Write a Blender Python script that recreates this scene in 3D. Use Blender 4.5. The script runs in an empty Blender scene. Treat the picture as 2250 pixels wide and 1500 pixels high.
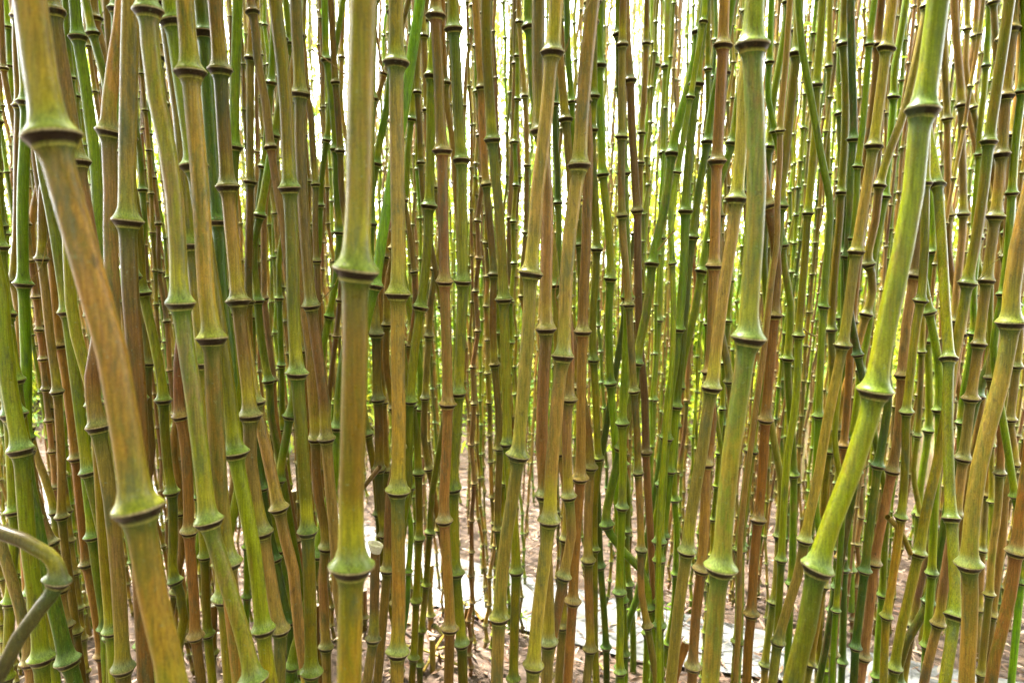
import bpy, math, random
import numpy as np
from mathutils import Vector
R = math.radians
sc = bpy.context.scene
C = sc.collection

# ------------------------------------------------------------------ camera
F = 1500.0                      # focal length in photograph pixels (2250 wide)
PITCH = R(5.7)
CAMZ = 1.5
cam_d = bpy.data.cameras.new('camera'); cam = bpy.data.objects.new('camera', cam_d); C.objects.link(cam)
cam_d.sensor_width = 36; cam_d.lens = 36*F/2250; cam_d.clip_start = 0.02; cam_d.clip_end = 500
cam.location = (0, 0, CAMZ); cam.rotation_euler = (R(90)-PITCH, 0, 0)
cam_d.dof.use_dof = True; cam_d.dof.focus_distance = 1.55; cam_d.dof.aperture_fstop = 3.6
sc.camera = cam

# ------------------------------------------------------------------ world, sun, exposure
SUN_EL, SUN_AZ = R(60), R(-40)
w = bpy.data.worlds.new('World'); sc.world = w; w.use_nodes = True
nt = w.node_tree; nt.nodes.clear()
sky = nt.nodes.new('ShaderNodeTexSky'); sky.sky_type = 'NISHITA'; sky.sun_disc = False
sky.sun_elevation = SUN_EL; sky.sun_rotation = SUN_AZ; sky.dust_density = 1.5; sky.air_density = 1.0; sky.ozone_density = 1.0
hs = nt.nodes.new('ShaderNodeHueSaturation'); hs.inputs['Saturation'].default_value = 0.10
bg = nt.nodes.new('ShaderNodeBackground'); bg.inputs['Strength'].default_value = 0.15
wo = nt.nodes.new('ShaderNodeOutputWorld')
nt.links.new(sky.outputs[0], hs.inputs['Color']); nt.links.new(hs.outputs[0], bg.inputs['Color']); nt.links.new(bg.outputs[0], wo.inputs['Surface'])
sd = bpy.data.lights.new('sun', 'SUN'); sd.energy = 4.0; sd.angle = R(9); sd.color = (1, 0.96, 0.88)
so = bpy.data.objects.new('sun', sd); C.objects.link(so)
so.rotation_euler = (R(90)-SUN_EL, 0, math.pi-SUN_AZ)   # matches the sky's direction
sc.view_settings.view_transform = 'Standard'; sc.view_settings.look = 'None'
sc.view_settings.exposure = 4.3; sc.view_settings.gamma = 1
sc.cycles.max_bounces = 8; sc.cycles.transmission_bounces = 6; sc.cycles.diffuse_bounces = 5
sc.cycles.use_denoising = True
sc.cycles.volume_bounces = 0

# ------------------------------------------------------------------ helpers
def at(px, py, Y):
    u = (px-1125)/F; v = (750-py)/F
    dy = math.cos(PITCH)+v*math.sin(PITCH); dz = -math.sin(PITCH)+v*math.cos(PITCH)
    t = Y/dy
    return np.array((u*t, Y, CAMZ+dz*t))
def proj(p):
    x, y, z = p; z -= CAMZ
    d = y*math.cos(PITCH)-z*math.sin(PITCH); v = y*math.sin(PITCH)+z*math.cos(PITCH)
    return 1125+F*x/d, 750-F*v/d, d
def ground(px, py):
    u = (px-1125)/F; v = (750-py)/F
    dy = math.cos(PITCH)+v*math.sin(PITCH); dz = -math.sin(PITCH)+v*math.cos(PITCH)
    t = CAMZ/-dz
    return np.array((u*t, dy*t, 0.0))

def new_mat(name):
    m = bpy.data.materials.new(name); m.use_nodes = True
    n = m.node_tree; n.nodes.clear()
    o = n.nodes.new('ShaderNodeOutputMaterial'); b = n.nodes.new('ShaderNodeBsdfPrincipled')
    n.links.new(b.outputs[0], o.inputs[0])
    return m, n, b, o
def node(n, t, **kw):
    x = n.nodes.new(t)
    for k, v in kw.items():
        if k in x.inputs.keys(): x.inputs[k].default_value = v
        else: setattr(x, k, v)
    return x
def noise(n, vec, scale, detail=4, rough=0.55, dist=0.0):
    x = node(n, 'ShaderNodeTexNoise', Scale=scale, Detail=detail, Roughness=rough, Distortion=dist)
    n.links.new(vec, x.inputs['Vector']); return x.outputs['Fac']
def ramp(n, fac, stops):
    x = n.nodes.new('ShaderNodeValToRGB'); cr = x.color_ramp
    while len(cr.elements) < len(stops): cr.elements.new(0.5)
    for e, (p, c) in zip(cr.elements, stops):
        e.position = p; e.color = (c, c, c, 1) if not isinstance(c, tuple) else (*c, 1)
    n.links.new(fac, x.inputs[0]); return x.outputs[0]
def mix(n, fac, a, b, mode='MIX'):
    x = n.nodes.new('ShaderNodeMix'); x.data_type = 'RGBA'; x.blend_type = mode
    for s, v in ((x.inputs['Factor'], fac), (x.inputs['A'], a), (x.inputs['B'], b)):
        if hasattr(v, 'is_output'): n.links.new(v, s)
        elif isinstance(v, tuple): s.default_value = (*v, 1)
        else: s.default_value = v
    return x.outputs['Result']
def scaled_pos(n, sx, sy, sz):
    g = n.nodes.new('ShaderNodeNewGeometry')
    m = n.nodes.new('ShaderNodeVectorMath'); m.operation = 'MULTIPLY'; m.inputs[1].default_value = (sx, sy, sz)
    n.links.new(g.outputs['Position'], m.inputs[0]); return m.outputs[0]

# cane skin: two real colours per point (attributes), mottled together by noise; scuffs, streaks, lichen
def cane_material():
    m, n, b, o = new_mat('bamboo_skin')
    a = node(n, 'ShaderNodeAttribute', attribute_name='col_a').outputs['Color']
    c = node(n, 'ShaderNodeAttribute', attribute_name='col_b').outputs['Color']
    pl = scaled_pos(n, 1, 1, 0.28); pf = scaled_pos(n, 1, 1, 0.045); pe = scaled_pos(n, 1, 1, 1)
    f1 = ramp(n, noise(n, pl, 62, 6, 0.68, 0.5), [(0.42, 0.0), (0.62, 0.85)])
    col = mix(n, f1, a, c)
    st = ramp(n, noise(n, pf, 420, 3, 0.6), [(0.3, 0.62), (0.7, 1.34)])
    col = mix(n, 1.0, col, st, 'MULTIPLY')
    gr = ramp(n, noise(n, pe, 520, 3, 0.7), [(0.3, 0.70), (0.72, 1.28)])
    col = mix(n, 1.0, col, gr, 'MULTIPLY')
    dk = ramp(n, noise(n, pl, 95, 4, 0.7, 0.8), [(0.58, 0.0), (0.72, 0.6)])
    col = mix(n, dk, col, (0.030, 0.020, 0.012))
    tp = ramp(n, noise(n, pl, 23, 5, 0.7, 0.3), [(0.54, 0.0), (0.66, 0.6)])
    col = mix(n, tp, col, (0.036, 0.052, 0.026))
    op = ramp(n, noise(n, pl, 31, 5, 0.7, 0.3), [(0.62, 0.0), (0.74, 0.45)])
    col = mix(n, op, col, (0.20, 0.088, 0.024))
    li = ramp(n, noise(n, pe, 150, 5, 0.7, 0.4), [(0.62, 0.0), (0.70, 0.5)])
    col = mix(n, li, col, (0.16, 0.20, 0.13))
    sp = ramp(n, noise(n, pe, 900, 2, 0.6), [(0.68, 0.0), (0.74, 0.5)])
    col = mix(n, sp, col, (0.26, 0.26, 0.17))
    n.links.new(col, b.inputs['Base Color'])
    rg = ramp(n, noise(n, pe, 120, 4, 0.6), [(0.3, 0.26), (0.7, 0.48)])
    n.links.new(rg, b.inputs['Roughness']); b.inputs['Specular IOR Level'].default_value = 0.17
    bp = node(n, 'ShaderNodeBump', Strength=0.25, Distance=0.0006)
    n.links.new(noise(n, pf, 300, 3, 0.6), bp.inputs['Height']); n.links.new(bp.outputs[0], b.inputs['Normal'])
    return m
M_CANE = cane_material()

def simple_mat(name, c1, c2, scale, rough=0.8, sz=1.0, bump=0.0, bd=0.002):
    m, n, b, o = new_mat(name)
    p = scaled_pos(n, 1, 1, sz)
    f = ramp(n, noise(n, p, scale, 6, 0.65), [(0.35, 0.0), (0.65, 1.0)])
    n.links.new(mix(n, f, c1, c2), b.inputs['Base Color']); b.inputs['Roughness'].default_value = rough
    if bump:
        bp = node(n, 'ShaderNodeBump', Strength=bump, Distance=bd)
        n.links.new(noise(n, p, scale*2.5, 6, 0.7), bp.inputs['Height']); n.links.new(bp.outputs[0], b.inputs['Normal'])
    return m
def leaf_mat(name, trans=0.5):
    m, n, b, o = new_mat(name)
    a = node(n, 'ShaderNodeAttribute', attribute_name='col_a').outputs['Color']
    n.links.new(a, b.inputs['Base Color']); b.inputs['Roughness'].default_value = 0.5; b.inputs['Specular IOR Level'].default_value = 0.3
    t = n.nodes.new('ShaderNodeBsdfTranslucent'); n.links.new(a, t.inputs['Color'])
    mx = n.nodes.new('ShaderNodeMixShader'); mx.inputs[0].default_value = trans
    n.links.new(b.outputs[0], mx.inputs[1]); n.links.new(t.outputs[0], mx.inputs[2]); n.links.new(mx.outputs[0], o.inputs[0])
    return m
M_LEAF = leaf_mat('leaf_blade', 0.5)
M_LITTER = leaf_mat('dry_leaf', 0.12)
M_SOIL = simple_mat('leaf_mould', (0.030, 0.018, 0.011), (0.11, 0.07, 0.045), 22, 0.95, bump=0.6, bd=0.01)
M_PATH = simple_mat('pale_concrete', (0.085, 0.084, 0.082), (0.16, 0.16, 0.155), 60, 0.85, bump=0.3)
M_CUT = simple_mat('cut_wood', (0.32, 0.27, 0.19), (0.45, 0.40, 0.31), 180, 0.8)

def mk_mesh(name, V, Fc, mat, smooth=True, colA=None, colB=None):
    me = bpy.data.meshes.new(name)
    V = np.asarray(V, dtype=np.float32); nv = len(V)
    me.vertices.add(nv); me.vertices.foreach_set('co', V.ravel())
    Fc = np.asarray(Fc, dtype=np.int32); k = Fc.shape[1]; nf = len(Fc)
    me.loops.add(nf*k); me.loops.foreach_set('vertex_index', Fc.ravel())
    me.polygons.add(nf); me.polygons.foreach_set('loop_start', np.arange(nf, dtype=np.int32)*k)
    me.polygons.foreach_set('loop_total', np.full(nf, k, dtype=np.int32))
    me.update(calc_edges=True)
    if smooth: me.polygons.foreach_set('use_smooth', np.ones(nf, dtype=bool))
    for nm, cc in (('col_a', colA), ('col_b', colB)):
        if cc is not None:
            at_ = me.attributes.new(nm, 'FLOAT_COLOR', 'POINT')
            c4 = np.ones((nv, 4), dtype=np.float32); c4[:, :3] = cc
            at_.data.foreach_set('color', c4.ravel())
    me.materials.append(mat)
    return me
def link(name, me, parent=None, origin=None):
    o = bpy.data.objects.new(name, me); C.objects.link(o)
    if parent is not None: o.parent = parent
    if origin is not None: o.location = origin
    return o
def tag(o, label, cat, group=None, kind=None):
    if label: o['label'] = label
    if cat: o['category'] = cat
    if group: o['group'] = group
    if kind: o['kind'] = kind

# ------------------------------------------------------------------ colours of the canes
PAL = {   # name: (colour, mottle colour, tint beside the nodes, strength of that tint)
 'green':       ((0.102, 0.145, 0.006), (0.150, 0.165, 0.008), (0.100, 0.165, 0.014), 0.6),
 'dark green':  ((0.046, 0.070, 0.010), (0.100, 0.088, 0.012), (0.036, 0.085, 0.016), 0.8),
 'yellow-green':((0.165, 0.165, 0.007), (0.165, 0.125, 0.010), (0.130, 0.175, 0.008), 0.7),
 'olive':       ((0.135, 0.112, 0.010), (0.180, 0.108, 0.014), (0.115, 0.140, 0.010), 0.8),
 'brown':       ((0.200, 0.098, 0.044), (0.140, 0.076, 0.036), (0.150, 0.120, 0.024), 0.5),
 'orange-brown':((0.225, 0.092, 0.032), (0.155, 0.068, 0.030), (0.230, 0.125, 0.050), 0.6),
 'red-brown':   ((0.175, 0.080, 0.058), (0.205, 0.110, 0.068), (0.195, 0.105, 0.070), 0.5),
 'tan':         ((0.225, 0.130, 0.045), (0.170, 0.115, 0.030), (0.145, 0.140, 0.022), 0.6),
 'mottled':     ((0.215, 0.105, 0.030), (0.120, 0.085, 0.026), (0.170, 0.165, 0.016), 0.9),
 'grey-brown':  ((0.070, 0.042, 0.028), (0.040, 0.028, 0.020), (0.050, 0.065, 0.036), 0.7),
 'blue-green':  ((0.098, 0.110, 0.024), (0.160, 0.112, 0.018), (0.140, 0.160, 0.012), 0.8),
}
ALB = np.array((0.92, 1.00, 0.50))
K = {'g': 'green', 'd': 'dark green', 'y': 'yellow-green', 'v': 'olive', 'b': 'brown', 'o': 'orange-brown', 'r': 'red-brown', 't': 'tan', 'm': 'mottled', 'u': 'blue-green'}

def frames(P):
    T = np.gradient(P, axis=0); T /= np.linalg.norm(T, axis=1)[:, None]
    A = np.zeros_like(P); a = np.cross(T[0], (0, 1, 0)); 
    if np.linalg.norm(a) < 1e-3: a = np.cross(T[0], (1, 0, 0))
    a /= np.linalg.norm(a)
    for i in range(len(P)):
        a = a - T[i]*np.dot(a, T[i]); a /= np.linalg.norm(a); A[i] = a
    return T, A, np.cross(T, A)

def catmull(P, n_per):
    P = np.asarray(P); Q = np.vstack([2*P[0]-P[1], P, 2*P[-1]-P[-2]])
    out = []; idx = []
    for i in range(1, len(Q)-2):
        p0, p1, p2, p3 = Q[i-1:i+3]
        idx.append(len(out)); d1 = (np.linalg.norm(p1-p0)+1e-9); d2 = (np.linalg.norm(p2-p1)+1e-9); d3 = (np.linalg.norm(p3-p2)+1e-9)
        m1 = ((p1-p0)/d1*d2+(p2-p1)/d2*d1)/(d1+d2)*d2     # non-uniform tangents: no overshoot
        m2 = ((p2-p1)/d2*d3+(p3-p2)/d3*d2)/(d2+d3)*d2
        for t in np.linspace(0, 1, n_per, endpoint=False):
            t2, t3 = t*t, t*t*t
            out.append((2*t3-3*t2+1)*p1+(t3-2*t2+t)*m1+(-2*t3+3*t2)*p2+(t3-t2)*m2)
    idx.append(len(out)); out.append(P[-1])
    return np.array(out), idx

# radius and colour profile of a node, s in radii measured from the rim towards the tip
PS = np.array([-2.6, -1.7, -1.15, -0.95, -0.90, -0.60, -0.30, -0.16, -0.05, 0.06, 0.16, 0.35, 0.65, 1.0, 1.5, 2.2, 3.2, 4.4])
PR = np.array([1.0, 1.03, 1.15, 1.25, 1.34, 1.43, 1.64, 1.76, 1.82, 1.83, 1.77, 1.60, 1.38, 1.24, 1.13, 1.06, 1.02, 1.0])
EMB = 0.22

def sweep(P, rad, sides, tilt=None, cap=False):
    T, A, B = frames(P); th = np.linspace(0, 2*math.pi, sides, endpoint=False)
    ring = A[:, None, :]*np.cos(th)[None, :, None]+B[:, None, :]*np.sin(th)[None, :, None]
    rr = rad[:, None, None] if rad.ndim == 1 else rad[:, :, None]
    V = P[:, None, :]+ring*rr
    if tilt is not None:
        V = V+T[:, None, :]*tilt[:, :, None]
    n = len(P); V = V.reshape(-1, 3)
    i = np.arange(n-1)[:, None]*sides; j = np.arange(sides)[None, :]; j2 = (j+1) % sides
    Fc = np.stack([i+j, i+j2, i+sides+j2, i+sides+j], axis=-1).reshape(-1, 4)
    return V, Fc

def build_cane(name, pts, isnode, rad, kind, rng, sides=14, parts=False, flare=1.0, parent=None, origin=None, amt=1.0, fibrous=False):
    """pts from tip to base (3-D), isnode flags; returns top object"""
    pts = np.asarray(pts)[::-1]; isnode = list(isnode)[::-1]              # base -> tip
    D, idx = catmull(pts, 10)
    L = np.concatenate([[0], np.cumsum(np.linalg.norm(np.diff(D, axis=0), axis=1))])
    ns = np.array([L[idx[i]] for i in range(len(pts)) if isnode[i]])
    S = [0.0, L[-1]]+list(np.arange(0, L[-1], rad*6))
    for s in ns: S += list(s+PS*rad)
    S = np.unique(np.round(np.clip(S, 0, L[-1]), 6))
    keep = np.concatenate([[True], np.diff(S) > rad*0.05]); S = S[keep]
    P = np.stack([np.interp(S, L, D[:, k]) for k in range(3)], axis=1)
    if len(ns):
        dn = (S[:, None]-ns[None, :])/rad
        near = np.abs(dn).argmin(axis=1); d = dn[np.arange(len(S)), near]
    else:
        near = np.zeros(len(S), int); d = np.full(len(S), 99.0)
    prof = np.interp(d, PS, PR, left=1, right=1); prof = 1+(prof-1)*flare
    fl = rng.uniform(0.85, 1.12, max(1, len(ns)))[near]; prof = 1+(prof-1)*fl
    radv = rad*prof
    th = np.linspace(0, 2*math.pi, sides, endpoint=False)
    tamp = rng.uniform(0.0, 0.22, max(1, len(ns)))*rad; tph = rng.uniform(0, 6.28, max(1, len(ns)))
    wgt = np.clip(1-np.abs(d)/1.6, 0, 1)
    tilt = (tamp[near]*wgt)[:, None]*np.cos(th[None, :]+tph[near][:, None])
    wob = 1+0.035*np.cos(2*th[None, :]+tph[near][:, None])*wgt[:, None]+0.02*rng.normal(size=(len(S), sides))*(wgt[:, None] > .3)
    # colour along the cane
    a, b, nd, ks = PAL[kind]; a, b, nd = (np.array(v)*ALB for v in (a, b, nd))
    nseg = max(1, len(ns))
    hue = rng.normal(0, 0.09, (nseg+1, 3)); bright = rng.uniform(0.62, 1.36, nseg+1)*rng.uniform(.85, 1.15)
    seg = np.searchsorted(ns, S) if len(ns) else np.zeros(len(S), int)
    CA = a[None, :]*(1+hue[seg])*bright[seg][:, None]; CB = b[None, :]*(1+hue[seg])*bright[seg][:, None]
    if rng.random() < 0.5 and kind != 'grey-brown':                                                # a second tone drifting along it
        alt = np.array(PAL[rng.choice(['green', 'olive', 'brown', 'red-brown', 'dark green'])][0])
        ph = rng.uniform(0, 6.28); f = 0.6*(0.5+0.5*np.sin(S*rng.uniform(8, 22)+ph))[:, None]
        CB = CB*(1-f)+alt*f
    up = np.clip(d/7.0, 0, 1); dn_ = np.clip(-d/5.0, 0, 1)
    k = ks*np.where(d >= 0, (1-up)**1.6, 0.0)[:, None]
    CA = CA*(1-k)+nd*k; CB = CB*(1-k)+nd*k
    if kind not in ('orange-brown', 'red-brown', 'dark green'):
        yl = np.array((0.30, 0.26, 0.010)); kk = (rng.uniform(.0, .30 if kind == 'mottled' else .75, nseg)[near]*np.clip(1-np.abs(d-3.4)/2.6, 0, 1)*(d > 0))[:, None]
        CA = CA*(1-kk)+yl*kk; CB = CB*(1-kk*.8)+yl*kk*.8
    if kind in ('brown', 'mottled', 'olive', 'tan', 'blue-green', 'yellow-green'):
        gl = np.array((0.055, 0.095, 0.008))*rng.uniform(.6, 1.5); Lr = rng.uniform(4, 16, nseg)[near]
        kk = (np.clip(rng.uniform(-.8, .7, nseg), 0, 1)[near]*np.where(d < 0, np.clip(1+d/Lr, 0, 1), 0))[:, None]
        CA = CA*(1-kk)+gl*kk; CB = CB*(1-kk*.6)+gl*kk*.6
    tw_ = rng.random((nseg, 1))**.8; wax = ((0.22, 0.28, 0.10)*tw_+(0.13, 0.20, 0.13)*(1-tw_))[near]; kk = ((0.62 if kind != 'grey-brown' else .2)*rng.uniform(0.2, 1.0, nseg)[near]*np.clip(1-np.abs(d-0.7)/1.1, 0, 1)*(d > 0))[:, None]
    CA = CA*(1-kk)+wax*kk; CB = CB*(1-kk*0.7)+wax*kk*0.7
    dg = np.array((0.018, 0.050, 0.008)) if kind not in ('orange-brown', 'red-brown') else np.array((0.12, 0.050, 0.018))
    kk = (0.75*np.where((d < 0), (1-np.clip((-d-0.8)/3.4, 0, 1))**1.3, 0.0))[:, None]
    CA = CA*(1-kk)+dg*kk; CB = CB*(1-kk)+dg*kk
    band = np.array((0.014, 0.006, 0.004)); kk = (0.95*((d < -0.14) & (d > -0.86)))[:, None]
    lipc = np.array((0.34, 0.24, 0.15)); k2 = (0.65*((d >= -0.14) & (d < 0.09)))[:, None]
    lin = np.array((0.34, 0.32, 0.07)); k3 = (0.6*((d <= -0.86) & (d > -1.0)))[:, None]
    def nodecol(X): X = X*(1-kk)+band*kk; X = X*(1-k2)+lipc*k2; return X*(1-k3)+lin*k3
    CAn, CBn = nodecol(CA), nodecol(CB)
    inner = (d > -0.98) & (d < 0.10)
    if parts:
        rsh = np.where((d > -0.93) & (d < 0.05), radv*0.93, radv)
    else:
        rsh = radv; CA, CB = CAn, CBn
    V, Fc = sweep(P, rsh[:, None]*wob, sides, tilt)
    org = P[0] if origin is None else np.asarray(origin)
    me = mk_mesh(name, V-org, Fc, M_CANE, True, np.repeat(np.clip(CA, 0, 1), sides, 0), np.repeat(np.clip(CB, 0, 1), sides, 0))
    if parts:
        top = link(name, None, None, tuple(org)); link('stem', me, top)
    else:
        top = link(name, me, parent, tuple(org) if parent is None else None)
    if parts:
        for q in range(len(ns)):
            m_ = (near == q) & (d > -1.16) & (d < 0.17)
            if m_.sum() < 4: continue
            pc = proj(P[m_].mean(axis=0))
            if not (-60 < pc[1] < 1560): 
                continue
            ii = np.where(m_)[0]
            rr = radv[ii].copy(); rr[0] *= 0.97; rr[-1] *= 0.97
            Pm = P[ii]
            T_, A_, B_ = frames(P)
            ring = A_[ii][:, None, :]*np.cos(th)[None, :, None]+B_[ii][:, None, :]*np.sin(th)[None, :, None]
            Vv = Pm[:, None, :]+ring*(rr[:, None]*wob[ii])[:, :, None]+T_[ii][:, None, :]*tilt[ii][:, :, None]
            nn = len(ii); i_ = np.arange(nn-1)[:, None]*sides; j = np.arange(sides)[None, :]; j2 = (j+1) % sides
            Ff = np.stack([i_+j, i_+j2, i_+sides+j2, i_+sides+j], axis=-1).reshape(-1, 4)
            me2 = mk_mesh('node_ring', Vv.reshape(-1, 3)-org, Ff, M_CANE, True, np.repeat(np.clip(CAn[ii], 0, 1), sides, 0), np.repeat(np.clip(CBn[ii], 0, 1), sides, 0))
            link('node_ring', me2, top)
    return top

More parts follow.
